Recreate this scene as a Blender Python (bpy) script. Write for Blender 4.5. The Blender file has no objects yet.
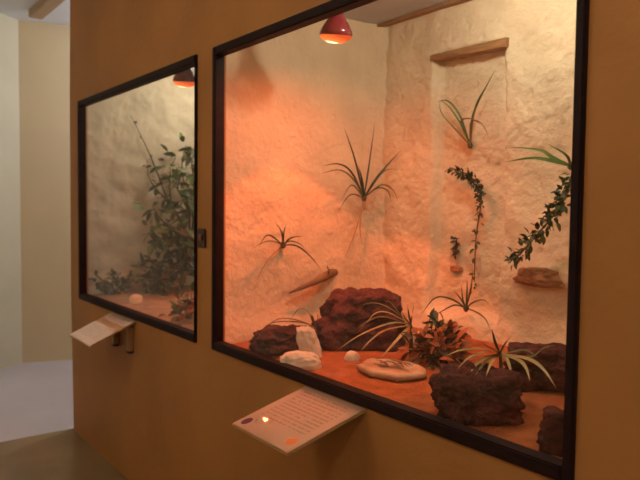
import bpy, bmesh, math, random
from mathutils import Vector, Matrix, noise, Quaternion

# ------------------------------------------------------------------ camera
SC = bpy.context.scene
COL = SC.collection
yaw, pit, rol = (math.radians(v) for v in (37.3065, 2.8539, 0.6676))
FOC = 649.5
CAM = Vector((0, -1.2721, 1.48))
F0 = Vector((-math.cos(yaw), math.sin(yaw), 0)); R0 = Vector((math.sin(yaw), math.cos(yaw), 0)); U0 = Vector((0, 0, 1))
FW = F0 * math.cos(pit) - U0 * math.sin(pit); U1 = U0 * math.cos(pit) + F0 * math.sin(pit)
RT = R0 * math.cos(rol) + U1 * math.sin(rol); UP = U1 * math.cos(rol) - R0 * math.sin(rol)
cd = bpy.data.cameras.new('camera'); cam = bpy.data.objects.new('camera', cd); COL.objects.link(cam)
m = Matrix((RT, UP, -FW)).transposed().to_4x4(); m.translation = CAM
cam.matrix_world = m
cd.sensor_width = 36; cd.lens = 36 * FOC / 640; cd.clip_start = 0.02
cd.dof.use_dof = True; cd.dof.focus_distance = 1.9; cd.dof.aperture_fstop = 4.0
SC.camera = cam

# ------------------------------------------------------------------ world, exposure
W = bpy.data.worlds.new('world'); SC.world = W; W.use_nodes = True
W.node_tree.nodes['Background'].inputs[0].default_value = (0.9, 0.8, 0.7, 1)
W.node_tree.nodes['Background'].inputs[1].default_value = 0.02
SC.view_settings.view_transform = 'Standard'; SC.view_settings.look = 'None'
SC.view_settings.exposure = 0.0; SC.view_settings.gamma = 1.0; SC.view_settings.use_curve_mapping = False

LIGHT = dict(wide=15.5, edge=26.0, core=8.0, red_face=16.0, white2=100.0, white1=92.0, hall=26.0, alcove=54.0)
RED = (1.0, 0.13, 0.026); WARM = (1.0, 0.88, 0.66)

# ------------------------------------------------------------------ pixel helpers
def ray(x, y): return FW + RT * ((x - 320) / FOC) + UP * ((240 - y) / FOC)
def at(x, y, ax, v):
    d = ray(x, y); return CAM + d * ((v - CAM[ax]) / d[ax])
def atd(x, y, depth): return CAM + ray(x, y) * depth
def depth_of(p): return (Vector(p) - CAM).dot(FW)

# ------------------------------------------------------------------ materials
MATS = {}
def mat(name, col, rough=0.7, var=0.0, scale=8.0, bump=0.0, bscale=60.0, metal=0.0, col2=None, spec=0.5, stretch=None, coat=0.0, trans=0.0, bdist=0.01):
    if name in MATS: return MATS[name]
    M = bpy.data.materials.new(name); M.use_nodes = True; nt = M.node_tree; N = nt.nodes; L = nt.links
    b = N['Principled BSDF']; b.inputs['Roughness'].default_value = rough; b.inputs['Metallic'].default_value = metal
    b.inputs['Specular IOR Level'].default_value = spec; b.inputs['Coat Weight'].default_value = coat
    b.inputs['Base Color'].default_value = (*col, 1)
    if trans: b.inputs['Transmission Weight'].default_value = trans
    tc = N.new('ShaderNodeTexCoord'); src = tc.outputs['Object']
    if stretch:
        mp = N.new('ShaderNodeMapping'); mp.inputs['Scale'].default_value = stretch; L.new(src, mp.inputs[0]); src = mp.outputs[0]
    if var or col2:
        n = N.new('ShaderNodeTexNoise'); n.inputs['Scale'].default_value = scale; n.inputs['Detail'].default_value = 5; L.new(src, n.inputs['Vector'])
        r = N.new('ShaderNodeValToRGB'); c2 = col2 or tuple(min(1, c * (1 + var)) for c in col); c1 = col if col2 else tuple(c * (1 - var) for c in col)
        r.color_ramp.elements[0].color = (*c1, 1); r.color_ramp.elements[1].color = (*c2, 1)
        r.color_ramp.elements[0].position = 0.32; r.color_ramp.elements[1].position = 0.68
        L.new(n.outputs['Fac'], r.inputs[0]); L.new(r.outputs[0], b.inputs['Base Color'])
    if bump:
        n2 = N.new('ShaderNodeTexNoise'); n2.inputs['Scale'].default_value = bscale; n2.inputs['Detail'].default_value = 6; L.new(src, n2.inputs['Vector'])
        bp = N.new('ShaderNodeBump'); bp.inputs['Strength'].default_value = bump; bp.inputs['Distance'].default_value = bdist
        L.new(n2.outputs['Fac'], bp.inputs['Height']); L.new(bp.outputs[0], b.inputs['Normal'])
    MATS[name] = M; return M

M_OCHRE = mat('ochre_plaster', (0.39, 0.186, 0.057), 0.62, var=0.10, scale=2.2, bump=0.25, bscale=26, spec=0.35)
M_CREAM = mat('cream_paint', (0.62, 0.50, 0.31), 0.8, var=0.04, scale=2, bump=0.1, bscale=40)
M_CREAM_LIT = mat('cream_paint_lit', (0.62, 0.57, 0.42), 0.8, var=0.04, scale=2, bump=0.1, bscale=40)  # same cream, lighter and greyer: alcove light put into the colour
M_CEIL = mat('ceiling_paint', (0.78, 0.84, 0.98), 0.9, var=0.03, scale=3)
M_FLOOR = mat('brown_floor', (0.25, 0.175, 0.092), 0.22, var=0.12, scale=3, bump=0.03, bscale=12)
M_FLOOR2 = mat('lavender_floor', (0.56, 0.51, 0.54), 0.3, var=0.06, scale=2)
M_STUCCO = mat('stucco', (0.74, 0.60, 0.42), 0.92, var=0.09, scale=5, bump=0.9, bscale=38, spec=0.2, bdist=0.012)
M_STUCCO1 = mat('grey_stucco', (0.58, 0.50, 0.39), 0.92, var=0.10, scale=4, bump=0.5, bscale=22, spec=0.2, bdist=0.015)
M_TCEIL = mat('enclosure_ceiling', (0.48, 0.52, 0.56), 0.9, var=0.05, scale=4)
M_FRAME = mat('dark_frame', (0.015, 0.006, 0.008), 0.6, spec=0.2, var=0.2, scale=30, bump=0.05, bscale=90)
M_SAND = mat('sand', (0.38, 0.120, 0.042), 0.95, var=0.22, scale=18, bump=0.7, bscale=150, spec=0.1)
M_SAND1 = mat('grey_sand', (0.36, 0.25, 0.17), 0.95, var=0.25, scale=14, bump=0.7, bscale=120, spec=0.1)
M_LAVA = mat('lava_rock', (0.040, 0.015, 0.014), 0.95, col2=(0.16, 0.050, 0.043), scale=14, bump=0.9, bscale=48, spec=0.15, bdist=0.02)
M_PALE = mat('pale_stone', (0.72, 0.60, 0.47), 0.85, var=0.12, scale=12, bump=0.4, bscale=50)
M_DISH = mat('dish_stone', (0.40, 0.22, 0.12), 0.9, col2=(0.66, 0.48, 0.33), scale=9, bump=0.7, bscale=40)
M_BRSTONE = mat('brown_stone', (0.33, 0.15, 0.075), 0.9, var=0.25, scale=22, bump=0.7, bscale=60)
M_WOOD = mat('lintel_wood', (0.33, 0.16, 0.06), 0.75, var=0.25, scale=7, bump=0.4, bscale=30, stretch=(1, 6, 6))
M_DRIFT = mat('drift_wood', (0.20, 0.12, 0.06), 0.85, var=0.3, scale=9, bump=0.5, bscale=40)
M_BEAM = mat('beam_wood', (0.46, 0.33, 0.22), 0.7, var=0.1, scale=5, stretch=(1, 8, 8))
M_GREEN = mat('leaf_green', (0.060, 0.115, 0.024), 0.5, var=0.3, scale=20)
M_OLIVE = mat('leaf_olive', (0.13, 0.12, 0.035), 0.5, var=0.25, scale=18)
M_DKGREEN = mat('leaf_dark_green', (0.026, 0.048, 0.020), 0.5, var=0.3, scale=20)
M_BRGREEN = mat('leaf_bright_green', (0.12, 0.22, 0.06), 0.45, var=0.25, scale=20)
M_DRY = mat('leaf_dry', (0.20, 0.085, 0.035), 0.65, var=0.3, scale=20)
M_STRAW = mat('leaf_straw', (0.36, 0.30, 0.12), 0.55, var=0.2, scale=25)
M_REDLEAF = mat('leaf_red_brown', (0.42, 0.12, 0.045), 0.55, var=0.35, scale=25)
M_STEM = mat('stem_brown', (0.09, 0.055, 0.026), 0.8, var=0.3, scale=30)
M_ROOT = mat('root', (0.34, 0.21, 0.12), 0.85, var=0.2, scale=30)
M_PAPERTAN = mat('tan_plastic', (0.42, 0.27, 0.13), 0.35, var=0.05, scale=10)
M_METAL = mat('bracket_metal', (0.40, 0.24, 0.11), 0.45, var=0.08, scale=20)
M_DARKMETAL = mat('dark_metal', (0.045, 0.028, 0.022), 0.45, var=0.1, scale=20)
M_SWITCH = mat('switch_brown', (0.05, 0.020, 0.016), 0.4, var=0.1, scale=20)
M_SWITCH2 = mat('switch_rocker', (0.17, 0.07, 0.04), 0.35, var=0.1, scale=20)
M_BULBGLASS = mat('bulb_red_coating', (0.20, 0.012, 0.020), 0.18, var=0.1, scale=20, coat=0.6)
M_SOCKET = mat('socket', (0.10, 0.07, 0.06), 0.5, var=0.1, scale=20)

def emis(name, col, strength):
    M = bpy.data.materials.new(name); M.use_nodes = True; N = M.node_tree.nodes; L = M.node_tree.links
    N.remove(N['Principled BSDF']); e = N.new('ShaderNodeEmission'); e.inputs[0].default_value = (*col, 1); e.inputs[1].default_value = strength
    L.new(e.outputs[0], N['Material Output'].inputs[0]); return M
M_WHITE2 = emis('warm_bulb_glow', WARM, 1.0)

def face_mat():
    """Glowing bulb face: white-hot near the filament, orange at the rim (local coords of the bulb)."""
    M = bpy.data.materials.new('red_bulb_glow'); M.use_nodes = True; N = M.node_tree.nodes; L = M.node_tree.links
    N.remove(N['Principled BSDF'])
    tc = N.new('ShaderNodeTexCoord'); mp = N.new('ShaderNodeMapping'); mp.inputs['Location'].default_value = (0.006, 0.012, 0.02)
    L.new(tc.outputs['Object'], mp.inputs[0])
    ln = N.new('ShaderNodeVectorMath'); ln.operation = 'LENGTH'; L.new(mp.outputs[0], ln.inputs[0])
    mr = N.new('ShaderNodeMapRange'); mr.inputs['From Min'].default_value = 0.014; mr.inputs['From Max'].default_value = 0.062; L.new(ln.outputs['Value'], mr.inputs[0])
    r = N.new('ShaderNodeValToRGB'); cr = r.color_ramp
    cr.elements[0].position = 0.0; cr.elements[0].color = (1.0, 0.75, 0.42, 1)
    cr.elements[1].position = 1.0; cr.elements[1].color = (0.19, 0.022, 0.005, 1)
    e1 = cr.elements.new(0.35); e1.color = (0.42, 0.075, 0.012, 1)
    L.new(mr.outputs[0], r.inputs[0])
    e = N.new('ShaderNodeEmission'); L.new(r.outputs[0], e.inputs[0]); e.inputs[1].default_value = LIGHT['red_face'] * 0.3
    L.new(e.outputs[0], N['Material Output'].inputs[0]); return M
M_FACE = face_mat()

def glass_mat():
    M = bpy.data.materials.new('window_glass'); M.use_nodes = True; N = M.node_tree.nodes; L = M.node_tree.links
    N.remove(N['Principled BSDF'])
    t = N.new('ShaderNodeBsdfTransparent'); t.inputs[0].default_value = (0.97, 0.975, 0.965, 1)
    g = N.new('ShaderNodeBsdfGlossy'); g.inputs['Roughness'].default_value = 0.02
    lw = N.new('ShaderNodeLayerWeight'); lw.inputs['Blend'].default_value = 0.5
    pw = N.new('ShaderNodeMath'); pw.operation = 'POWER'; pw.inputs[1].default_value = 5.0; L.new(lw.outputs['Facing'], pw.inputs[0])
    ma = N.new('ShaderNodeMath'); ma.operation = 'MULTIPLY_ADD'; ma.inputs[1].default_value = 0.9; ma.inputs[2].default_value = 0.035; L.new(pw.outputs[0], ma.inputs[0])
    mx = N.new('ShaderNodeMixShader'); L.new(ma.outputs[0], mx.inputs[0]); L.new(t.outputs[0], mx.inputs[1]); L.new(g.outputs[0], mx.inputs[2])
    L.new(mx.outputs[0], N['Material Output'].inputs[0]); return M
M_GLASS = glass_mat()

def print_mat(name, base, accent=True):
    """Laminated sheet printed with rows of small dark type, a dark oval mark and an orange mark."""
    M = bpy.data.materials.new(name); M.use_nodes = True; N = M.node_tree.nodes; L = M.node_tree.links
    b = N['Principled BSDF']; b.inputs['Roughness'].default_value = 0.12; b.inputs['Coat Weight'].default_value = 0.5; b.inputs['Coat Roughness'].default_value = 0.08
    tc = N.new('ShaderNodeTexCoord'); sp = N.new('ShaderNodeSeparateXYZ'); L.new(tc.outputs['UV'], sp.inputs[0])
    def mth(op, a, c=None, d=None):
        n = N.new('ShaderNodeMath'); n.operation = op
        for i, v in enumerate((a, c, d)):
            if v is None: continue
            if isinstance(v, (int, float)): n.inputs[i].default_value = v
            else: L.new(v, n.inputs[i])
        return n.outputs[0]
    u, v = sp.outputs[0], sp.outputs[1]
    row = mth('FRACT', mth('MULTIPLY', v, 17.0)); rows = mth('LESS_THAN', row, 0.5)
    nz = N.new('ShaderNodeTexNoise'); nz.inputs['Scale'].default_value = 1.0; nz.inputs['Detail'].default_value = 1
    cb = N.new('ShaderNodeCombineXYZ'); L.new(mth('MULTIPLY', u, 55.0), cb.inputs[0]); L.new(mth('MULTIPLY', mth('FLOOR', mth('MULTIPLY', v, 17.0)), 3.7), cb.inputs[1]); L.new(cb.outputs[0], nz.inputs['Vector'])
    words = mth('GREATER_THAN', nz.outputs['Fac'], 0.43)
    box = mth('MULTIPLY', mth('MULTIPLY', mth('GREATER_THAN', u, 0.1), mth('LESS_THAN', u, 0.88)), mth('MULTIPLY', mth('GREATER_THAN', v, 0.26), mth('LESS_THAN', v, 0.93)))
    ink = mth('MULTIPLY', mth('MULTIPLY', rows, words), box)
    def oval(cu, cv, ru, rv):
        a = mth('DIVIDE', mth('SUBTRACT', u, cu), ru); c = mth('DIVIDE', mth('SUBTRACT', v, cv), rv)
        return mth('LESS_THAN', mth('ADD', mth('MULTIPLY', a, a), mth('MULTIPLY', c, c)), 1.0)
    m1 = N.new('ShaderNodeMixRGB'); m1.inputs[1].default_value = (*base, 1); m1.inputs[2].default_value = (0.22, 0.13, 0.11, 1); L.new(mth('MULTIPLY', ink, 0.5), m1.inputs[0])
    m2 = N.new('ShaderNodeMixRGB'); m2.inputs[2].default_value = (0.16, 0.07, 0.12, 1); L.new(m1.outputs[0], m2.inputs[1]); L.new(oval(0.10, 0.12, 0.055, 0.07), m2.inputs[0])
    m3 = N.new('ShaderNodeMixRGB'); m3.inputs[2].default_value = (0.85, 0.22, 0.06, 1); L.new(m2.outputs[0], m3.inputs[1]); L.new(oval(0.86, 0.15, 0.06, 0.07), m3.inputs[0])
    L.new((m3 if accent else m1).outputs[0], b.inputs['Base Color']); return M
M_PRINT = print_mat('printed_sheet', (0.58, 0.37, 0.27))
M_PRINT1 = print_mat('printed_sheet_plain', (0.62, 0.52, 0.44), False)

# ------------------------------------------------------------------ mesh helpers
def link(name, me, material, parent=None):
    o = bpy.data.objects.new(name, me); COL.objects.link(o)
    if material and not me.materials: me.materials.append(material)
    if parent: o.parent = parent; o.matrix_parent_inverse = parent.matrix_basis.inverted() if False else Matrix()
    return o
def obj(name, bm, material, parent=None, smooth=False):
    me = bpy.data.meshes.new(name); bmesh.ops.recalc_face_normals(bm, faces=bm.faces); bm.to_mesh(me); bm.free()
    if smooth:
        for p in me.polygons: p.use_smooth = True
    return link(name, me, material, parent)
def tag(o, label, cat, group=None):
    o['label'] = label; o['category'] = cat
    if group: o['group'] = group
    return o
def struct(o): o['kind'] = 'structure'; return o
def empty(name, loc, label=None, cat=None, group=None):
    o = bpy.data.objects.new(name, None); COL.objects.link(o); o.location = loc; o.empty_display_size = 0.05
    if label: tag(o, label, cat, group)
    return o
def box(bm, x0, x1, y0, y1, z0, z1, M=None):
    vs = [bm.verts.new(Vector((x, y, z))) for x in (x0, x1) for y in (y0, y1) for z in (z0, z1)]
    for f in ((0, 1, 3, 2), (4, 6, 7, 5), (0, 4, 5, 1), (2, 3, 7, 6), (0, 2, 6, 4), (1, 5, 7, 3)): bm.faces.new([vs[i] for i in f])
    if M:
        for v in vs: v.co = M @ v.co
    return vs
def boxobj(name, b, material, parent=None, bev=0.0, M=None):
    bm = bmesh.new(); box(bm, *b, M=M)
    if bev: bmesh.ops.bevel(bm, geom=bm.edges[:], offset=bev, segments=2, affect='EDGES')
    return obj(name, bm, material, parent)
def tube(bm, pts, rad, n=6):
    pts = [Vector(p) for p in pts]; rings = []
    for i, p in enumerate(pts):
        d = (pts[min(i + 1, len(pts) - 1)] - pts[max(i - 1, 0)]).normalized()
        a = d.orthogonal().normalized() if i == 0 else (rings_a - d * rings_a.dot(d)).normalized()
        rings_a = a; b = d.cross(a); r = rad[i] if isinstance(rad, (list, tuple)) else rad
        rings.append([bm.verts.new(p + (a * math.cos(t) + b * math.sin(t)) * r) for t in (2 * math.pi * k / n for k in range(n))])
    for q, w in zip(rings, rings[1:]):
        for k in range(n): bm.faces.new((q[k], q[(k + 1) % n], w[(k + 1) % n], w[k]))
    bm.faces.new(rings[0][::-1]); bm.faces.new(rings[-1])
def lathe(bm, prof, n=28, M=None):
    rings = []
    for r, z in prof:
        if r < 1e-6: rings.append([bm.verts.new((0, 0, z))])
        else: rings.append([bm.verts.new((r * math.cos(2 * math.pi * k / n), r * math.sin(2 * math.pi * k / n), z)) for k in range(n)])
    for q, w in zip(rings, rings[1:]):
        for k in range(n):
            k2 = (k + 1) % n
            if len(q) == 1 and len(w) > 1: bm.faces.new((q[0], w[k2], w[k]))
            elif len(w) == 1 and len(q) > 1: bm.faces.new((q[k], q[k2], w[0]))
            elif len(q) > 1: bm.faces.new((q[k], q[k2], w[k2], w[k]))
    if M:
        for v in bm.verts: v.co = M @ v.co
def spline(pts, n):
    """Catmull-Rom through pts, n samples."""
    P = [Vector(p) for p in pts]; P = [P[0] * 2 - P[1]] + P + [P[-1] * 2 - P[-2]]; out = []; segs = len(P) - 3
    for i in range(n):
        t = i / (n - 1) * segs; k = min(int(t), segs - 1); u = t - k; a, b, c, d = P[k:k + 4]
        out.append(0.5 * (2 * b + (c - a) * u + (2 * a - 5 * b + 4 * c - d) * u * u + (3 * b - a - 3 * c + d) * u ** 3))
    return out
def fbm(p, oct=4): return noise.fractal(Vector(p), 1.0, 2.0, oct)

# ------------------------------------------------------------------ the hall
X_CORNER, W1L, W1R, W2L, W2R, ZT, ZB = -4.355, -4.155, -2.5395, -2.3871, -0.755, 2.122, 0.889
CEIL = 3.15; X_END = 1.8; Y_BACK = -2.8; WT = 0.045
def wall_with_holes(name, xs, zs, holes, y0, y1, material):
    bm = bmesh.new(); solid = {(i, j) for i in range(len(xs) - 1) for j in range(len(zs) - 1)} - set(holes); vc = {}
    def V(x, y, z):
        k = (round(x, 5), round(y, 5), round(z, 5))
        if k not in vc: vc[k] = bm.verts.new(k)
        return vc[k]
    for i, j in solid:
        a, b, c, d = xs[i], xs[i + 1], zs[j], zs[j + 1]
        bm.faces.new((V(a, y0, c), V(b, y0, c), V(b, y0, d), V(a, y0, d))); bm.faces.new((V(a, y1, c), V(a, y1, d), V(b, y1, d), V(b, y1, c)))
        for di, dj, q in ((-1, 0, ((a, y0, c), (a, y0, d), (a, y1, d), (a, y1, c))), (1, 0, ((b, y0, c), (b, y1, c), (b, y1, d), (b, y0, d))),
                          (0, -1, ((a, y0, c), (a, y1, c), (b, y1, c), (b, y0, c))), (0, 1, ((a, y0, d), (b, y0, d), (b, y1, d), (a, y1, d)))):
            if (i + di, j + dj) not in solid: bm.faces.new([V(*p) for p in q])
    es = [e for e in bm.edges if all(abs(v.co.x - xs[0]) < 1e-4 and abs(v.co.y - y0) < 1e-4 for v in e.verts)]
    bmesh.ops.bevel(bm, geom=es, offset=0.035, segments=4, affect='EDGES')
    return obj(name, bm, material)
FI = 0.012  # frame overlap
wf = struct(wall_with_holes('wall_front', [X_CORNER, W1L + FI, W1R - FI, W2L + FI, W2R - FI, X_END], [0, ZB + FI, ZT - FI, CEIL], [(1, 1), (3, 1)], 0, WT, M_OCHRE))
def prism(name, pts, z0, z1, material):
    bm = bmesh.new(); lo = [bm.verts.new((x, y, z0)) for x, y in pts]; hi = [bm.verts.new((x, y, z1)) for x, y in pts]; n = len(pts)
    bm.faces.new(lo[::-1]); bm.faces.new(hi)
    for i in range(n): bm.faces.new((lo[i], lo[(i + 1) % n], hi[(i + 1) % n], hi[i]))
    return struct(obj(name, bm, material))
FARC = Vector((-6.44, 0.16)); FAR_END = Vector((-5.75, 2.6)); LEFT_END = Vector((-4.2, Y_BACK))
def wall_seg(name, a, b, material, outward, z1=CEIL, t=0.1):
    a, b = Vector(a), Vector(b); o = Vector(outward).normalized() * t
    return prism(name, [tuple(a), tuple(b), tuple(b + o), tuple(a + o)], 0, z1, material)
wall_seg('wall_far', FARC, FAR_END, M_CREAM, (-1, 0.28))
wall_seg('wall_left', FARC, LEFT_END, M_CREAM_LIT, (-0.8, -0.6))
wall_seg('wall_near', LEFT_END, (X_END, Y_BACK), M_CREAM, (0, -1))
wall_seg('wall_right', (X_END, Y_BACK), (X_END, WT), M_CREAM, (1, 0))
wall_seg('wall_alcove', FAR_END, (X_CORNER, 2.6), M_CREAM_LIT, (0, 1))
wall_seg('wall_block_side', (X_CORNER, WT), (X_CORNER, 2.6), M_OCHRE, (1, 0), t=0.05)
prism('floor', [(X_CORNER, -2.9), (X_END + .1, -2.9), (X_END + .1, 2.7), (X_CORNER, 2.7)], -0.1, 0, M_FLOOR)
prism('floor_alcove', [(-6.7, -2.9), (X_CORNER, -2.9), (X_CORNER, 2.7), (-6.7, 2.7)], -0.1, 0, M_FLOOR2)
prism('ceiling', [(-6.7, -2.9), (X_END + .1, -2.9), (X_END + .1, 2.7), (-6.7, 2.7)], CEIL, CEIL + 0.1, M_CEIL)
tr = struct(boxobj('trim_1', (-6.03, -4.7, 0.15, 0.265, CEIL - 0.07, CEIL), M_BEAM, bev=0.006))

# ------------------------------------------------------------------ windows
def window(name, xl, xr, fr=0.024):
    root = empty(name, ((xl + xr) / 2, 0, ZB)); struct(root); fw = 0.037; loc = Vector(root.location)
    def fb(n, b, m, bev=0.004):
        return boxobj(n, (b[0] - loc.x, b[1] - loc.x, b[2], b[3], b[4] - loc.z, b[5] - loc.z), m, root, bev)
    y0, y1 = -0.014, 0.032; fl, ft, fb_ = 0.026, 0.034, 0.035
    fb('frame_side', (xl, xl + fl, y0, y1, ZB, ZT), M_FRAME); fb('frame_side', (xr - fr, xr, y0, y1, ZB, ZT), M_FRAME, min(0.004, fr / 3))
    fb('frame_top', (xl + fl, xr - fr, y0, y1, ZT - ft, ZT), M_FRAME); fb('frame_bottom', (xl + fl, xr - fr, y0, y1, ZB, ZB + fb_), M_FRAME)
    fb('pane', (xl + fl - 0.005, xr - fr + 0.003, 0.010, 0.016, ZB + fb_ - 0.005, ZT - ft + 0.005), M_GLASS, 0)
    return root
window('window_1', W1L, W1R, 0.006); window('window_2', W2L, W2R)

# ------------------------------------------------------------------ enclosures (interior of the two display cases)
T2L, T2R, T1L, T1R, YB, TC = -2.44, -0.69, -4.24, -2.49, 0.95, 2.385
def sand_z(x, y): return 0.893 + 0.035 * min(1, max(0, y) / 0.8) + 0.010 * noise.noise(Vector((x * 3.1, y * 3.1, 0.3)))
def sstep(a, b, v):
    t = min(1, max(0, (v - a) / (b - a))); return t * t * (3 - 2 * t)
def strokes(u, v, k):  # trowel strokes, slanting, and lumps
    p = Vector((u * 9 + v * 7, v * 9 - u * 5, k)); q = Vector((u * 22 + v * 14, v * 26 - u * 16, k + 5))
    return 0.020 * fbm((u * 2.3, v * 2.3, k), 3) + 0.009 * noise.noise(p) + 0.009 * max(0, noise.noise(q) - 0.05)
NX0, NX1, NZ1 = -2.075, -1.685, 2.17
def grid(name, nu, nv, fn, material, smooth=True):
    me = bpy.data.meshes.new(name); vs = [fn(i / nu, j / nv) for j in range(nv + 1) for i in range(nu + 1)]
    fs = [(j * (nu + 1) + i, j * (nu + 1) + i + 1, (j + 1) * (nu + 1) + i + 1, (j + 1) * (nu + 1) + i) for j in range(nv) for i in range(nu)]
    me.from_pydata(vs, [], fs)
    if smooth:
        for p in me.polygons: p.use_smooth = True
    return struct(link(name, me, material))
Z0, DZ = 0.86, TC - 0.86
def back2(u, v):
    x = T2L - 0.04 + (T2R - T2L + 0.08) * u; z = Z0 + DZ * v
    wob = 0.012 * noise.noise(Vector((x * 4, z * 4, 2)))
    n = sstep(NX0 - 0.012, NX0 + 0.012, x + wob) * (1 - sstep(NX1 - 0.012, NX1 + 0.012, x + wob)) * (1 - sstep(NZ1 - 0.012, NZ1 + 0.012, z)) * sstep(0.98, 1.05, z)
    hump = 0.03 * math.exp(-((x + 1.45) / 0.16) ** 2 - ((z - 1.62) / 0.2) ** 2) - 0.05 * math.exp(-((x + 1.42) / 0.2) ** 2 - ((z - 1.23) / 0.06) ** 2)
    return (x, YB + 0.055 * n + strokes(x, z, 1.0) + hump - 0.035 * sstep(1.10, 0.9, z), z)
grid('wall_back_enclosure', 200, 150, back2, M_STUCCO)
def left2(u, v):
    y = 0.05 + (YB + 0.06 - 0.05) * u; z = Z0 + DZ * v
    arch = 0.0
    return (T2L - strokes(y + 5, z, 3.0) * 0.6 + 0.07 * sstep(YB - 0.16, YB + 0.05, y) ** 2 + 0.03 * sstep(1.05, 0.9, z), y, z)
grid('wall_left_enclosure', 90, 140, left2, M_STUCCO)
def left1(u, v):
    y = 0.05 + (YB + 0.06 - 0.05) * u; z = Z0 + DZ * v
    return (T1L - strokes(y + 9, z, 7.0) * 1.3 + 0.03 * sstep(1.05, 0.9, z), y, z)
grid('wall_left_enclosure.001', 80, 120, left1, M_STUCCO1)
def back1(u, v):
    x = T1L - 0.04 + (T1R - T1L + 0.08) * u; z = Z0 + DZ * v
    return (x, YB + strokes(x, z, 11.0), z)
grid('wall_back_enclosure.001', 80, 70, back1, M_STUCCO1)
def right_wall(x0):
    return lambda u, v: (x0 + strokes(u * 0.9, Z0 + DZ * v, 17.0 + x0) * 0.5, 0.05 + 0.95 * u, Z0 + DZ * v)
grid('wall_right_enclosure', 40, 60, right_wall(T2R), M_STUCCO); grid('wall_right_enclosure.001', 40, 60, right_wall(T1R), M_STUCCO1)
for nm, a, b in (('ceiling_enclosure', T2L, T2R), ('ceiling_enclosure.001', T1L, T1R)):
    struct(boxobj(nm, (a - 0.02, b + 0.02, WT + 0.002, YB + 0.10, TC, TC + 0.03), M_TCEIL))
struct(boxobj('trim_2', (T2L + 0.02, T2R, YB - 0.045, YB - 0.005, TC - 0.014, TC - 0.001), M_WOOD, bev=0.003))
def sand(name, x0, x1, label, mt=M_SAND):
    o = grid(name, 70, 44, lambda u, v: (x0 + (x1 - x0) * u, 0.031 + (YB + 0.04 - 0.031) * v, sand_z(x0 + (x1 - x0) * u, 0.031 + (YB - 0.031) * v)), mt)
    del o['kind']; o['kind'] = 'stuff'; tag(o, label, 'sand'); return o
sand('sand_bed', T2L - 0.01, T2R + 0.01, 'reddish sand bed on the floor of the display with the stone niche')
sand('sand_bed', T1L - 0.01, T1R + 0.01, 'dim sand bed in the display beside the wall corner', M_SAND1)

# wooden lintel above the niche
def lintel():
    bm = bmesh.new(); x0, x1 = NX0 - 0.012, NX1 + 0.012; n = 26; rings = []
    for i in range(n + 1):
        t = i / n; x = x0 + (x1 - x0) * t
        top = NZ1 + 0.010 + 0.005 * noise.noise(Vector((x * 20, 0, 1))) - 0.002 * t; bot = NZ1 - 0.014 + 0.008 * noise.noise(Vector((x * 26, 3, 1))) - 0.014 * t
        yf = YB - 0.012 + 0.006 * noise.noise(Vector((x * 15, 7, 1)))
        rings.append([bm.verts.new(p) for p in ((x, yf, bot), (x, yf - 0.004, (top + bot) / 2), (x, yf, top), (x, YB + 0.05, top), (x, YB + 0.05, bot))])
    for q, w in zip(rings, rings[1:]):
        for k in range(5): bm.faces.new((q[k], q[(k + 1) % 5], w[(k + 1) % 5], w[k]))
    bm.faces.new(rings[0][::-1]); bm.faces.new(rings[-1])
    return obj('trim_3', bm, M_WOOD)
struct(lintel())

# ------------------------------------------------------------------ lamps
def heat_lamp(loc, tilt, label, k=(1.0, 1.0, 1.0)):
    root = empty('heat_lamp', loc, label, 'lamp', 'red heat lamps')
    Mt = Matrix.Rotation(tilt[0], 4, 'X') @ Matrix.Rotation(tilt[1], 4, 'Y')
    bm = bmesh.new(); lathe(bm, [(0.0, 0.118), (0.019, 0.118), (0.021, 0.085), (0.026, 0.070), (0.046, 0.040), (0.060, 0.016), (0.0645, 0.0), (0.0620, -0.004), (0.0, -0.004)], M=Mt)
    obj('reflector', bm, M_BULBGLASS, root, True)
    bm = bmesh.new(); lathe(bm, [(0.0625, -0.005), (0.058, -0.013), (0.046, -0.023), (0.028, -0.030), (0.0, -0.033)])
    fo = obj('bulb_face', bm, M_FACE, root, True); fo.matrix_local = Mt
    bm = bmesh.new(); lathe(bm, [(0.0, 0.16), (0.022, 0.16), (0.026, 0.150), (0.026, 0.105), (0.0, 0.105)], 20, M=Mt); obj('socket', bm, M_SOCKET, root, True)
    a = Mt @ Vector((0, 0, 0.155)); bm = bmesh.new(); tube(bm, spline([a, a + Vector((0, 0, 0.03)), Vector((a.x, a.y, TC - loc[2] + 0.005))], 7), 0.005); obj('cord', bm, M_DARKMETAL, root)
    for key, size, blend, kk in (('wide', 172, 0.80, k[0]), ('edge', 75, 0.10, k[1]), ('core', 84, 1.0, k[2])):
        l = bpy.data.lights.new('heat_lamp_light', 'SPOT'); l.energy = LIGHT[key] * kk; l.color = RED; l.spot_size = math.radians(size); l.spot_blend = blend; l.shadow_soft_size = 0.018
        o = bpy.data.objects.new('heat_lamp_light', l); COL.objects.link(o); o.parent = root; o.matrix_local = Mt @ Matrix.Translation((0, 0, -0.055))
    return root
L2 = at(336, 34.5, 1, 0.30); L1 = at(185, 81, 1, 0.24)
heat_lamp(L2, (math.radians(4), math.radians(9)), 'glowing red heat lamp hanging in the display with the stone niche')
heat_lamp(L1, (math.radians(4), math.radians(9)), 'glowing red heat lamp hanging above the climbing bush', (0.25, 0.6, 2.4))
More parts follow.
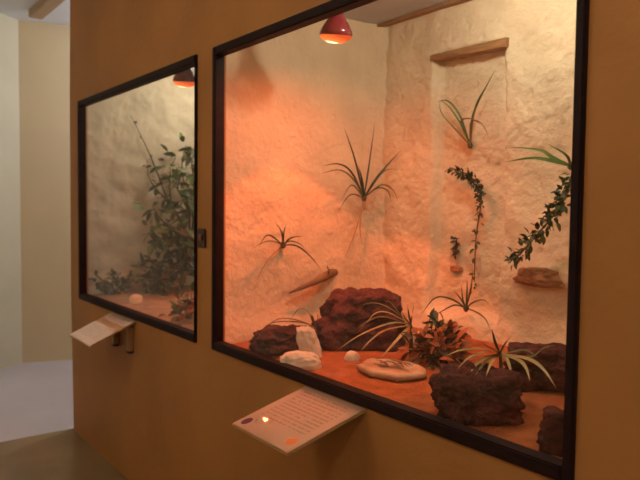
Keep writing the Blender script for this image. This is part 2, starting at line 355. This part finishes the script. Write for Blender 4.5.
def white_bulb(loc, power, label):
    root = empty('light_bulb', loc, label, 'light bulb')
    M = emis('bulb_glow', WARM, power)
    bm = bmesh.new(); lathe(bm, [(0, -0.032), (0.018, -0.027), (0.029, -0.012), (0.031, 0.002), (0.026, 0.018), (0.015, 0.035), (0.013, 0.045), (0, 0.045)], 18); obj('bulb', bm, M, root, True)
    bm = bmesh.new(); lathe(bm, [(0, 0.046), (0.017, 0.046), (0.02, 0.06), (0.02, TC - loc[2] + 0.004), (0, TC - loc[2] + 0.004)], 18); obj('socket', bm, M_SOCKET, root, True)
white_bulb((-1.40, 0.42, 2.335), LIGHT['white2'] * 3.2, 'warm white bulb on the ceiling of the display with the stone niche')
white_bulb((-3.70, 0.74, 2.335), LIGHT['white1'] * 3.2, 'warm white bulb on the ceiling of the display with the climbing bush')

def hall_lamp(loc, power, col, label, r=0.10):
    root = empty('ceiling_lamp', loc, label, 'lamp', 'round ceiling lamps')
    bm = bmesh.new(); lathe(bm, [(0, CEIL - loc[2]), (0.06, CEIL - loc[2]), (0.06, CEIL - loc[2] - 0.02), (0.03, 0.09), (0, 0.09)], 20); obj('mount', bm, M_DARKMETAL, root)
    bm = bmesh.new(); bmesh.ops.create_uvsphere(bm, u_segments=24, v_segments=14, radius=r); obj('globe', bm, emis('globe_glow', col, power / (4 * math.pi * math.pi * r * r)), root, True)
# ------------------------------------------------------------------ information plates
def sign_plate(xl, xr, zw, yf, zf, label, two=False, brackets=(), glare=None):
    root = empty('information_plate', ((xl + xr) / 2, 0, zw), label, 'sign', 'sloping information plates')
    w = xr - xl; ln = math.hypot(yf, zf - zw); ang = math.atan2(zw - zf, -yf)
    M = Matrix.Rotation(ang, 4, 'X')   # local: x along the wall, -y outwards, z up; tilts the outer edge down
    boxobj('panel', (-w / 2, w / 2, -ln, 0.0, -0.008, 0), M_PAPERTAN if two else M_PAPERTAN, root, 0.002, M)
    glare_fit = None
    if glare:   # tilted facet added to the sheet, angled to mirror the heat lamp at the camera
        nrm = M.to_3x3() @ Vector((0, 0, 1)); d = ray(*glare); p = CAM + d * ((Vector(root.location) - CAM).dot(nrm) / d.dot(nrm))
        h = M.to_3x3().inverted() @ ((CAM - p).normalized() + (L2 + Vector((0, 0, -0.05)) - p).normalized()); q = M.inverted() @ (p - Vector(root.location)); glare_fit = (q.x, q.y, -h.x / h.z, -h.y / h.z)
        print('glare', glare_fit)
    def sheet(name, y0, y1, m, x0=-w / 2 + 0.004, x1=w / 2 - 0.004):
        me = bpy.data.meshes.new(name); n = 60; vs = []
        for b in range(n + 1):
            for a in range(n + 1):
                u, v = a / n, b / n; x = x0 + (x1 - x0) * u; y = y0 + (y1 - y0) * v
                glare_facet = 0.0
                if glare_fit:
                    dx, dy = x - glare_fit[0], y - glare_fit[1]
                    glare_facet = (1 - sstep(0.010, 0.032, math.hypot(dx, dy))) * (0.010 * math.hypot(glare_fit[2], glare_fit[3]) + glare_fit[2] * dx + glare_fit[3] * dy)
                vs.append(M @ Vector((x, y, 0.0016 + glare_facet + 0.0006 * (1 + noise.noise(Vector((x * 12, y * 12, 1)))))))
        me.from_pydata(vs, [], [(b * (n + 1) + a, b * (n + 1) + a + 1, (b + 1) * (n + 1) + a + 1, (b + 1) * (n + 1) + a) for b in range(n) for a in range(n)])
        uv = me.uv_layers.new()
        for lp in me.loops: uv.data[lp.index].uv = ((lp.vertex_index % (n + 1)) / n, (lp.vertex_index // (n + 1)) / n)
        for p in me.polygons: p.use_smooth = True
        link(name, me, m, root)
    if two:
        sheet('paper', -ln + 0.003, -ln * 0.40, M_PRINT1); sheet('paper_strip', -ln * 0.27, -0.004, M_PRINT1, -w / 2 + 0.02, w / 2 - 0.004)
    else:
        sheet('paper', -ln + 0.003, -0.003, M_PRINT)
    for bx, z0, z1 in brackets:
        bo = boxobj('bracket', (bx - root.location.x - 0.019, bx - root.location.x + 0.019, -0.030, -0.0005, z0 - zw, z1 - zw), M_METAL, root, 0.006)
        boxobj('bracket_foot', (bx - root.location.x - 0.020, bx - root.location.x + 0.020, -0.032, -0.0005, z0 - zw - 0.008, z0 - zw + 0.002), M_DARKMETAL, bo, 0.003)
    return root
sign_plate(-1.738, -1.430, 0.8815, -0.285, 0.808, 'pink-lit printed information plate below the window with the stone niche', glare=(265, 421))
sign_plate(-3.592, -3.237, 0.880, -0.238, 0.775, 'pale information plate on two tan brackets beside the wall corner', True, ((-3.50, 0.715, 0.845), (-3.285, 0.715, 0.845)))

# hall lights: lamps hang behind the camera and in the alcove past the wall corner
hall_lamp((-2.4, -2.2, CEIL - 0.20), LIGHT['hall'], (1.0, 0.78, 0.52), 'globe lamp on the hall ceiling facing the display with the climbing bush')
hall_lamp((0.4, -2.2, CEIL - 0.20), LIGHT['hall'] * 1.5, (1.0, 0.78, 0.56), 'globe lamp on the hall ceiling opposite the displays')
hall_lamp((-5.1, 1.5, CEIL - 0.20), LIGHT['alcove'], (0.84, 0.92, 1.0), 'cool globe lamp on the ceiling past the wall corner')

# wall switch between the windows
sw = empty('wall_switch', at(203, 238, 1, 0), 'small dark brown wall switch between the two display windows', 'switch')
boxobj('cover_plate', (-0.034, 0.034, -0.010, 0, -0.040, 0.040), M_SWITCH, sw, 0.004)
boxobj('rocker', (-0.016, 0.016, -0.016, -0.009, -0.012, 0.016), M_SWITCH2, sw, 0.003)

# ------------------------------------------------------------------ rocks
def rock(name, loc, size, seed, material, label, cat='rock', rz=0.0, blocky=0.5, rough=0.22, group=None, sub=5, shear=0.0):
    bm = bmesh.new(); bmesh.ops.create_icosphere(bm, subdivisions=sub, radius=1.0); s = Vector((seed * 7.13, seed * 3.7, seed * 1.9))
    for v in bm.verts:
        n = v.co.normalized(); mx = max(abs(n.x), abs(n.y), abs(n.z)); p = n * (1 - blocky) + n / mx * blocky * 0.82
        p *= 1 + rough * fbm(n * 1.4 + s, 2) + rough * 0.7 * fbm(n * 3.1 + s, 3) - rough * 0.5 * abs(noise.noise(n * 6 + s)) + rough * 0.18 * fbm(n * 14 + s, 2)
        g = 1 + 0.30 * max(0, -p.z); p.x *= g; p.y *= g
        v.co = Vector(((p.x + shear * p.z) * size[0] / 2, p.y * size[1] / 2, max(-0.92, p.z) * size[2] / 2))
    zmin = min(v.co.z for v in bm.verts)
    for v in bm.verts: v.co.z -= zmin
    o = obj(name, bm, material, None, True); o.location = loc; o.rotation_euler = (0, 0, rz)
    return tag(o, label, cat, group)
def on_sand(x, y, back=0.0):
    """Point of the sand seen at pixel (x, y), moved `back` metres away from the camera along the ground."""
    p = at(x, y, 2, 0.91)
    for _ in range(8): p = at(x, y, 2, sand_z(p.x, p.y))
    d = Vector((p.x - CAM.x, p.y - CAM.y, 0)).normalized(); q = p + d * back
    q.z = sand_z(q.x, q.y); return q
def px_rock(px, py, wpx, hpx, dfac, seed, material, label, **kw):
    p = on_sand(px, py); k = depth_of(p) / FOC; w = wpx * k; h = hpx * k; q = on_sand(px, py, w * dfac * 0.45); q.z -= 0.012
    v = Vector((q.x - CAM.x, q.y - CAM.y)); rz = math.atan2(v.y, v.x) - math.pi / 2 + kw.pop('rz', 0)
    return rock(kw.pop('name', 'rock'), q, (w * 1.04, w * dfac, h + 0.018), seed, material, label, rz=rz, **kw)
px_rock(362, 351, 88, 62, 0.8, 3, M_LAVA, 'largest dark lava rock against the sand behind the grassy plant', blocky=0.55, rough=0.24, shear=0.05)
px_rock(283, 357, 62, 28, 0.8, 5, M_LAVA, 'low dark lava rock beside the leaning pale stone', rough=0.26, shear=0.25)
px_rock(308, 358, 22, 31, 0.7, 8, M_PALE, 'upright pale stone leaning between two dark lava rocks', name='stone', rough=0.15, shear=-0.3)
px_rock(300, 371, 40, 17, 0.55, 9, M_PALE, 'flat pale stone lying by the glass below the low lava rock', name='stone', rough=0.10, blocky=0.2)
px_rock(476, 426, 88, 56, 0.75, 12, M_LAVA, 'blocky dark lava rock by the glass in front of the straw-green plant', blocky=0.45, rough=0.24)
px_rock(548, 394, 90, 46, 0.6, 15, M_LAVA, 'broad dark lava rock beneath the brown ledge on the back wall', rough=0.25)
px_rock(570, 458, 60, 45, 0.6, 18, M_LAVA, 'dark lava rock tucked into the frame corner beside bare sand', rough=0.2)
px_rock(352, 362, 15, 9, 0.8, 21, M_PALE, 'small round pale pebble before the largest lava rock', name='pebble', rough=0.1, blocky=0.1, sub=3)
px_rock(416, 345, 14, 13, 0.8, 22, M_PALE, 'small pale pebble at the foot of the red-brown bush', name='pebble', rough=0.1, blocky=0.1, sub=3)
rl = rock('stone', at(543, 287, 1, YB - 0.01), (0.23, 0.13, 0.085), 31, M_BRSTONE, 'brown stone ledge jutting from the back wall below the hanging vine', 'stone', rough=0.14, blocky=0.2)
rock('stone', at(457, 272, 1, YB + 0.04), (0.07, 0.05, 0.03), 33, M_BRSTONE, 'small brown stone set in the niche beneath the dark leaf clump', 'stone', rough=0.2, sub=3)
px_rock(136, 304, 13, 9, 0.8, 41, M_PALE, 'small pale stone on the sand below the climbing bush', name='stone', rough=0.1, blocky=0.1, sub=3)
# shallow stone dish with litter
dp = on_sand(392, 372); k = depth_of(dp) / FOC
dish = empty('water_dish', dp, 'shallow pale stone dish with dark litter on the sand', 'dish')
bm = bmesh.new(); n = 36; rings = []
for r, z in ((0.0, 0.0), (0.9, -0.004), (1.0, 0.010), (0.96, 0.020), (0.86, 0.021), (0.72, 0.012), (0.0, 0.009)):
    rings.append([bm.verts.new((0, 0, z))] if r == 0 else [bm.verts.new((math.cos(t) * r * 0.135 * (1 + 0.3 * noise.noise(Vector((math.cos(t) * 2, math.sin(t) * 2, 4)))), math.sin(t) * r * 0.105 * (1 + 0.3 * noise.noise(Vector((math.cos(t) * 2, math.sin(t) * 2, 9)))), z + 0.004 * noise.noise(Vector((math.cos(t) * 3, math.sin(t) * 3, r * 3))))) for t in (2 * math.pi * i / n for i in range(n))])
for q, w in zip(rings, rings[1:]):
    for i in range(n):
        j = (i + 1) % n
        if len(q) == 1: bm.faces.new((q[0], w[j], w[i]))
        elif len(w) == 1: bm.faces.new((q[i], q[j], w[0]))
        else: bm.faces.new((q[i], q[j], w[j], w[i]))
obj('bowl', bm, M_DISH, dish, True)
rng = random.Random(4)
def leaf_blade(parent, pts, width, material, n=12, fold=0.25, nrm=None, name='leaf', taper=0.75):
    """Strap leaf: ribbon along a spline, folded along its midrib, widest near the middle."""
    org = Vector(parent.location) if parent else Vector(); P = spline(pts, n); vs = []; fs = []
    for i, p in enumerate(P):
        d = (P[min(i + 1, n - 1)] - P[max(i - 1, 0)]).normalized(); nr = (Vector(nrm) if nrm else (CAM - p)).normalized(); s = d.cross(nr)
        s = s.normalized() if s.length > 1e-4 else d.orthogonal().normalized(); up = s.cross(d); t = i / (n - 1)
        w = width * (0.55 + 0.45 * min(1, t * 3)) * (1 - t ** 2.2 * 0.97) * 0.5; q = p - org
        vs += [q - s * w + up * w * fold, q, q + s * w + up * w * fold]
    for i in range(n - 1):
        a = 3 * i; fs += [(a, a + 1, a + 4, a + 3), (a + 1, a + 2, a + 5, a + 4)]
    me = bpy.data.meshes.new(name); me.from_pydata(vs, [], fs)
    for p in me.polygons: p.use_smooth = True
    return link(name, me, material, parent)
for i in range(7):   # dead strips lying in the dish
    a = rng.uniform(-0.5, 0.5); x = rng.uniform(-0.05, 0.05); y = rng.uniform(-0.03, 0.05); L = rng.uniform(0.03, 0.06); d = Vector((math.cos(a), math.sin(a), 0)) * L; c = dp + Vector((x, y, 0.017 + 0.002 * i))
    leaf_blade(dish, [c - d, c + Vector((0, 0, 0.008)), c + d], 0.014, M_DRY if i % 2 else M_STEM, 6, nrm=(0, 0, 1), name='litter')

# driftwood ledge on the side wall
def driftwood():
    a = at(289, 293, 0, T2L + 0.05); b = at(326, 276, 0, T2L + 0.03); c = at(334, 272, 0, T2L - 0.02)
    root = empty('driftwood', b, 'slanting driftwood stub jutting from the wall under the small air plant', 'driftwood'); bm = bmesh.new()
    pts = spline([a, (a + b) / 2 + Vector((0.02, 0, 0.004)), b, c], 14)
    tube(bm, [p - b for p in pts], [0.004 + 0.018 * min(1, i / 9) * (1 + 0.25 * noise.noise(Vector((i * 0.8, 1, 2)))) for i in range(14)], 8); obj('wood', bm, M_DRIFT, root, True)
    bm = bmesh.new(); tube(bm, [p - b for p in spline([pts[9], pts[9] + Vector((0.03, -0.01, 0.02)), pts[9] + Vector((0.04, -0.03, 0.05))], 5)], [0.006, 0.005, 0.004, 0.003, 0.002], 6); obj('twig', bm, M_DRIFT, root, True)
driftwood()

# ------------------------------------------------------------------ strap-leaved plants
def crown(parent, size, material=M_STEM, seed=1):
    bm = bmesh.new(); bmesh.ops.create_icosphere(bm, subdivisions=2, radius=1)
    for v in bm.verts: v.co = Vector((v.co.x * size, v.co.y * size, v.co.z * size * 1.3)) * (1 + 0.3 * noise.noise(v.co * 2 + Vector((seed, 0, 0))))
    return obj('crown', bm, material, parent, True)
def wall_plant(name, base, plane, label, leaves, cat='plant', group=None, lift=0.07, roots=()):
    """leaves: (material, width, [pixel points from base to tip]); plane: (axis, value, sign into the room)."""
    ax, val, sg = plane; b = at(*base, ax, val + sg * 0.012); root = empty(name, b, label, cat, group); crown(root, 0.013, seed=base[0])
    r = random.Random(int(base[0]))
    for m, w, px in leaves:
        k = len(px); pk = r.uniform(0.6, 1.2) * lift; pts = [b]
        for i, q in enumerate(px):
            t = (i + 1) / k; pts.append(at(*q, ax, val + sg * (0.014 + pk * math.sin(min(1, t * 0.8) * math.pi * 0.62))))
        leaf_blade(root, pts, w * 0.66, m)
    for px in roots:
        bm = bmesh.new(); pts = [b] + [at(*q, ax, val + sg * 0.012) for q in px]; tube(bm, [p - b for p in spline(pts, 8)], [0.0035 - 0.0003 * i for i in range(8)], 5); obj('root', bm, M_ROOT, root)
    return root
LW = (0, T2L + 0.012, 1); BW = (1, YB - 0.012, -1); NW = (1, YB + 0.04, -1)
wall_plant('air_plant', (364, 198), (0, T2L + 0.075, 1), 'large dark spidery air plant rooted in the corner between side and back wall', [
    (M_DKGREEN, 0.015, [(355, 160), (344, 127)]), (M_DKGREEN, 0.014, [(369, 165), (375, 121)]), (M_DKGREEN, 0.022, [(379, 175), (401, 150)]),
    (M_OLIVE, 0.014, [(383, 172), (400, 169)]), (M_DKGREEN, 0.016, [(352, 173), (339, 164), (321, 166)]), (M_OLIVE, 0.014, [(354, 180), (340, 170), (319, 174)]),
    (M_DKGREEN, 0.012, [(352, 185), (342, 199)]), (M_DKGREEN, 0.011, [(350, 195), (336, 215)]), (M_OLIVE, 0.013, [(381, 185), (393, 190), (399, 204)]),
    (M_DKGREEN, 0.012, [(377, 188), (388, 191), (391, 203)]), (M_DKGREEN, 0.018, [(362, 180), (358, 165)])], group='air plants on the walls', roots=([(356, 230), (345, 258)], [(360, 226), (362, 244)]))
wall_plant('air_plant', (283, 245), LW, 'small wispy air plant above the driftwood stub', [
    (M_DKGREEN, 0.012, [(268, 235), (258, 248)]), (M_OLIVE, 0.010, [(281, 231), (274, 221)]), (M_DKGREEN, 0.010, [(284, 232), (286, 224)]),
    (M_DKGREEN, 0.013, [(291, 238), (304, 236)]), (M_DKGREEN, 0.013, [(297, 246), (311, 257), (321, 270)]), (M_OLIVE, 0.010, [(290, 241), (300, 244), (306, 250)]),
    (M_OLIVE, 0.011, [(272, 241), (262, 243), (250, 250)]), (M_DKGREEN, 0.016, [(283, 238), (282, 230)])], group='air plants on the walls', roots=([(268, 260), (256, 281)],))
wall_plant('air_plant', (470, 145), NW, 'green strap-leaved air plant in the niche under the wooden lintel', [
    (M_GREEN, 0.018, [(474, 112), (495, 70)]), (M_OLIVE, 0.012, [(475, 108), (487, 84)]), (M_GREEN, 0.017, [(460, 116), (448, 101), (437, 102)]),
    (M_GREEN, 0.014, [(463, 128), (450, 108), (440, 100)]), (M_OLIVE, 0.013, [(456, 130), (442, 114), (439, 102)]), (M_DRY, 0.012, [(461, 122), (472, 119), (483, 127)]),
    (M_DRY, 0.011, [(471, 122), (482, 124), (490, 140)])], group='air plants on the walls')
wall_plant('air_plant', (571, 166), (1, YB - 0.05, -1), 'air plant with two long green blades above the hanging leafy vine', [
    (M_BRGREEN, 0.026, [(553, 158), (540, 150), (509, 147)]), (M_BRGREEN, 0.024, [(553, 161), (532, 158), (505, 162)]), (M_GREEN, 0.018, [(566, 155), (548, 144)]), (M_GREEN, 0.02, [(590, 150), (612, 152)]), (M_GREEN, 0.02, [(585, 160), (600, 178)])], group='air plants on the walls')

def floor_plant(name, base, ground, label, leaves, spread=0.05, seed=1, group='strap-leaved plants on the sand', fwd=0.0):
    """base: pixel of the crown; ground: pixel on the sand right below it. Leaves lie around the plant's own depth."""
    g = on_sand(*ground); d = depth_of(g); b = atd(*base, d); root = empty(name, g, label, 'plant', group); r = random.Random(seed)
    bm = bmesh.new(); tube(bm, [p - g for p in spline([g - Vector((0, 0, 0.01)), (g + b) / 2, b], 5)], [0.011, 0.009, 0.008, 0.006, 0.005], 7); obj('crown', bm, M_STEM, root, True)
    for m, w, px in leaves:
        o = r.uniform(-spread, spread); k = len(px); pts = [b] + [atd(*q, d + (o - fwd) * ((i + 1) / k) ** 0.6) for i, q in enumerate(px)]
        for p in pts[1:]: p.z = max(p.z, sand_z(p.x, p.y) + 0.004)
        leaf_blade(root, pts, w * 0.8, m, nrm=(0.3, -0.6, 0.8))
    return root
floor_plant('spider_plant', (411, 325), (411, 356), 'grassy plant arching its straw leaves over the largest lava rock', [
    (M_OLIVE, 0.012, [(391, 309), (375, 303), (361, 305)]), (M_STRAW, 0.012, [(389, 313), (376, 313), (367, 322)]), (M_OLIVE, 0.012, [(385, 317), (370, 320), (357, 329)]),
    (M_STRAW, 0.013, [(392, 323), (362, 334), (336, 351)]), (M_STRAW, 0.013, [(386, 330), (371, 340), (360, 352)]), (M_STRAW, 0.020, [(398, 339), (380, 359)]),
    (M_DKGREEN, 0.010, [(409, 315), (407, 303)]), (M_DKGREEN, 0.010, [(412, 316), (414, 304)]), (M_OLIVE, 0.010, [(400, 314), (390, 302), (384, 302)]), (M_DKGREEN, 0.010, [(405, 318), (400, 308)])], seed=3, fwd=0.12, spread=0.03)
floor_plant('spider_plant', (315, 327), (317, 351), 'thin grassy plant arching over the low lava rock and pale stone', [
    (M_OLIVE, 0.012, [(296, 320), (276, 320), (256, 338)]), (M_DKGREEN, 0.010, [(298, 322), (272, 323), (259, 334)]), (M_OLIVE, 0.010, [(308, 312), (299, 309), (289, 322)]),
    (M_STRAW, 0.012, [(308, 331), (301, 341)]), (M_OLIVE, 0.010, [(312, 316), (304, 310)]), (M_OLIVE, 0.010, [(318, 318), (316, 310)])], seed=5, spread=0.02, fwd=0.11)
wall_plant('air_plant', (466, 308), BW, 'dark spidery air plant at the foot of the niche above the red-brown bush', [
    (M_DKGREEN, 0.014, [(451, 299), (435, 298), (420, 316)]), (M_DKGREEN, 0.012, [(455, 305), (444, 310), (434, 316)]), (M_OLIVE, 0.013, [(471, 288), (473, 270)]),
    (M_GREEN, 0.012, [(467, 292), (467, 278)]), (M_OLIVE, 0.012, [(460, 298), (453, 290)]), (M_GREEN, 0.012, [(478, 313), (486, 320), (491, 332)]), (M_OLIVE, 0.012, [(474, 302), (484, 300), (490, 306)]), (M_DKGREEN, 0.012, [(463, 300), (461, 284)])], group='air plants on the walls')
floor_plant('spider_plant', (500, 354), (503, 392), 'straw-green spider plant spreading behind the blocky lava rock by the glass', [
    (M_STRAW, 0.016, [(482, 349), (462, 350), (445, 356)]), (M_STRAW, 0.018, [(487, 357), (475, 366), (465, 381)]), (M_OLIVE, 0.016, [(490, 358), (482, 366), (474, 377)]), (M_STRAW, 0.018, [(507, 360), (513, 378)]),
    (M_STRAW, 0.018, [(518, 360), (526, 368), (530, 381)]), (M_STRAW, 0.017, [(528, 359), (544, 370), (556, 388)]), (M_GREEN, 0.016, [(530, 357), (544, 348), (556, 345)]),
    (M_OLIVE, 0.012, [(495, 342), (492, 329)]), (M_OLIVE, 0.012, [(505, 344), (512, 336)]), (M_OLIVE, 0.012, [(488, 347), (478, 341)]), (M_STRAW, 0.015, [(492, 362), (486, 376)]), (M_STRAW, 0.014, [(486, 352), (470, 357), (458, 368)]), (M_GREEN, 0.013, [(512, 352), (526, 350), (538, 358)])], seed=9, spread=0.04, fwd=0.27)
floor_plant('spider_plant', (562, 384), (562, 388), 'single green blade plant lying before the broad lava rock', [
    (M_BRGREEN, 0.014, [(545, 378), (527, 382), (507, 392)]), (M_GREEN, 0.013, [(552, 379), (540, 384)]), (M_GREEN, 0.013, [(570, 374), (578, 372)])], seed=11, spread=0.03)

# ------------------------------------------------------------------ leafy plants
def small_leaf_mesh(name, L, w, material):
    me = bpy.data.meshes.new(name); vs = []; fs = []; n = 5
    for i in range(n + 1):
        t = i / n; ww = w * math.sin(math.pi * min(1, 0.06 + t * 0.94)) ** 0.8 * (1 - 0.25 * t) * 0.5; z = -0.18 * L * t * t
        vs += [(-ww, L * t, z + 0.3 * ww), (0, L * t, z), (ww, L * t, z + 0.3 * ww)]
    for i in range(n):
        a = 3 * i; fs += [(a, a + 1, a + 4, a + 3), (a + 1, a + 2, a + 5, a + 4)]
    me.from_pydata(vs, [], fs); me.materials.append(material)
    for p in me.polygons: p.use_smooth = True
    return me
def put_leaf(me, root, p, d, r, s=1.0):
    o = bpy.data.objects.new('leaf', me); COL.objects.link(o); o.parent = root; d = Vector(d).normalized()
    q = d.to_track_quat('Y', 'Z') @ Quaternion((0, 1, 0), r.uniform(-1.0, 1.0)); o.matrix_local = Matrix.Translation(Vector(p) - Vector(root.location)) @ q.to_matrix().to_4x4() @ Matrix.Scale(s, 4)
    return o
def vine(base_pts, plane, label, mats, n, L, spread, seed, group='leafy vines on the back wall', name='vine', keep=None, srad=0.004):
    ax, val, sg = plane; r = random.Random(seed); P = spline([at(*q, ax, val + sg * o) for *q, o in base_pts], 40); root = empty(name, P[0], label, 'vine', group)
    bm = bmesh.new(); tube(bm, [p - P[0] for p in P[::2]], [srad * (1 - 0.02 * i) for i in range(20)], 6); obj('stem', bm, M_STEM, root)
    ms = [small_leaf_mesh('leaf', L, L * 0.55, m) for m in mats]
    for i in range(n):
        t = r.random()
        if keep and r.random() > keep(t): continue
        p = P[min(39, int(t * 39.99))]; v = Vector((r.gauss(0, 1), r.gauss(0, 1), r.gauss(0, 1) - 0.3)); v[ax] = abs(v[ax]) * sg; v.normalize()
        put_leaf(r.choice(ms), root, p + v * r.uniform(0, spread), v, r, r.uniform(0.7, 1.25))
    return root
vine([(573, 172, 0.03), (566, 192, 0.06), (556, 212, 0.07), (541, 230, 0.07), (527, 247, 0.06), (512, 262, 0.05)], (1, YB - 0.03, -1), 'hanging green leafy vine slanting down below the long green blades', [M_DKGREEN, M_GREEN, M_DKGREEN, M_OLIVE], 210, 0.032, 0.030, 5)
vine([(450, 168, 0.02), (462, 172, 0.03), (473, 179, 0.04), (481, 189, 0.04), (480, 212, 0.03), (476, 238, 0.03), (474, 290, 0.02)], NW, 'thin dark vine trailing down the inside of the niche', [M_DKGREEN, M_STEM, M_GREEN], 270, 0.024, 0.018, 8, keep=lambda t: 0.9 if 0.12 < t < 0.58 else 0.4)
vine([(457, 238, 0.01), (456, 246, 0.02), (455, 256, 0.015)], NW, 'small dark leaf clump on the niche wall beside the trailing vine', [M_STEM, M_DKGREEN], 60, 0.020, 0.016, 11, name='leaf_clump', srad=0.003)

def bush(name, gpx, label, twigs, mats, L, per, seed, spread=0.04, group=None, cat='bush', wfac=0.55):
    """twigs: pixel paths from the ground point outwards, each with a depth offset."""
    g = on_sand(*gpx); d = depth_of(g); root = empty(name, g, label, cat, group); r = random.Random(seed); ms = [small_leaf_mesh('leaf', L, L * wfac, m) for m in mats]
    for off, px in twigs:
        k = len(px); P = spline([g] + [atd(*q, d + off * (i + 1) / k) for i, q in enumerate(px)], 16)
        for p in P: p.z = max(p.z, sand_z(p.x, p.y))
        bm = bmesh.new(); tube(bm, [p - g for p in P], [0.006 - 0.0003 * i for i in range(16)], 5); obj('twig', bm, M_STEM, root)
        for i in range(per):
            t = r.uniform(0.3, 1); p = P[int(t * 15)]; v = Vector((r.gauss(0, 1), r.gauss(0, 1), r.gauss(0.2, 0.8))).normalized(); q = p + v * r.uniform(0, spread)
            q.z = max(q.z, sand_z(q.x, q.y) + 0.012); put_leaf(r.choice(ms), root, q, v, r, r.uniform(0.7, 1.25))
    return root
bush('leafy_bush', (436, 362), 'low bush of red-brown leaves at the foot of the back wall', [
    (0.03, [(430, 345), (420, 336)]), (-0.03, [(425, 352), (408, 350)]), (0.0, [(438, 345), (440, 336)]), (-0.05, [(442, 352), (456, 350)]), (-0.07, [(436, 356), (430, 364)]), (-0.04, [(446, 358), (462, 360)]), (0.05, [(445, 345), (462, 338)])],
    [M_REDLEAF, M_REDLEAF, M_DRY, M_STEM], 0.052, 26, 21, 0.055)
bush('leafy_bush', (437, 352), 'dark green leafy sprig growing up through the red-brown bush', [
    (0.06, [(433, 335), (430, 322)]), (0.02, [(440, 336), (447, 325)]), (0.06, [(442, 338), (455, 332)]), (0.0, [(436, 338), (438, 318)])], [M_DKGREEN, M_DKGREEN, M_GREEN], 0.042, 26, 23, 0.04)

# ---- left-hand display: climbing bush, bare branch, ground cover
X1 = T1L
def wbush(name, base, label, twigs, mats, L, per, seed, spread, cat='bush', rad=0.010, group=None, wfac=0.5):
    """twigs: (X offset from the side wall per point, pixel path)."""
    r = random.Random(seed); root = empty(name, base, label, cat, group); ms = [small_leaf_mesh('leaf', L, L * wfac, m) for m in mats]
    for path in twigs:
        P = spline([base] + [at(x, y, 0, X1 + o) for x, y, o in path], 18); bm = bmesh.new(); tube(bm, [p - Vector(base) for p in P], [rad * (1 - i * 0.045) for i in range(18)], 6); obj('branch', bm, M_STEM, root)
        for i in range(per):
            t = r.uniform(0.25, 1); p = P[int(t * 17)]; v = Vector((r.gauss(0.3, 1), r.gauss(0, 1), r.gauss(-0.1, 0.8))).normalized(); q = p + v * r.uniform(0, spread)
            q.x = max(q.x, X1 + 0.03); q.y = max(0.10, q.y); q.z = max(q.z, sand_z(q.x, q.y) + 0.01); put_leaf(r.choice(ms), root, q, v, r, r.uniform(0.7, 1.3))
    return root
def gnd(x, y): return Vector((x, y, sand_z(x, y)))
wbush('climbing_bush', gnd(-4.02, 0.62), 'tall green climbing bush under the hanging red heat lamp', [
    [(190, 240, .25), (186, 200, .25), (182, 165, .2), (186, 145, .2)], [(185, 235, .2), (172, 205, .2), (170, 175, .15), (176, 155, .15)], [(180, 240, .22), (160, 218, .25), (152, 205, .22)],
    [(192, 230, .3), (194, 190, .3), (192, 160, .3), (196, 140, .28)], [(182, 250, .2), (164, 240, .25), (148, 232, .2)], [(190, 215, .4), (178, 190, .4), (182, 172, .4)], [(188, 250, .35), (180, 235, .4), (166, 226, .4)]],
    [M_GREEN, M_DKGREEN, M_BRGREEN, M_GREEN, M_OLIVE], 0.078, 41, 31, 0.11)
wbush('bare_branch', gnd(-4.12, 0.68), 'bare diagonal branch leaning on the wall behind the climbing bush', [[(186, 232, .06), (170, 205, .04), (157, 172, .03), (146, 146, .03), (131, 116, .02)], [(186, 232, .06), (168, 203, .05), (150, 180, .05), (147, 160, .05)]], [M_STEM, M_OLIVE], 0.035, 9, 33, 0.03, 'branch', 0.009)
wbush('ground_cover', gnd(-4.16, 0.22), 'low dark green ground cover along the wall base near the corner', [
    [(100, 282, .08), (95, 275, .08)], [(112, 280, .1), (118, 272, .1)], [(110, 284, .1), (104, 278, .1)], [(125, 280, .1), (134, 274, .1)], [(120, 286, .12), (128, 281, .12)]], [M_DKGREEN, M_GREEN, M_DKGREEN], 0.050, 20, 35, 0.05, 'plant', 0.006)
wbush('undergrowth', gnd(-3.98, 0.40), 'dark tangled undergrowth at the foot of the climbing bush', [
    [(160, 268, .2), (150, 258, .2)], [(170, 262, .22), (168, 245, .22)], [(182, 262, .25), (186, 248, .25)], [(150, 276, .15), (140, 268, .15)], [(176, 272, .3), (190, 268, .35)], [(164, 278, .3), (156, 280, .32)]], [M_DKGREEN, M_OLIVE, M_DKGREEN, M_STEM], 0.065, 34, 39, 0.09, 'plant', 0.006)
bush('leafy_bush', (188, 318), 'red-lit low leafy bush on the sand below the climbing bush', [
    (0.1, [(183, 305), (178, 298)]), (0.0, [(190, 305), (192, 292)]), (-0.1, [(182, 315), (172, 312)]), (0.05, [(194, 310), (197, 300)]), (-0.1, [(190, 318), (192, 312)])], [M_DRY, M_OLIVE, M_REDLEAF, M_GREEN], 0.055, 16, 37, 0.06)
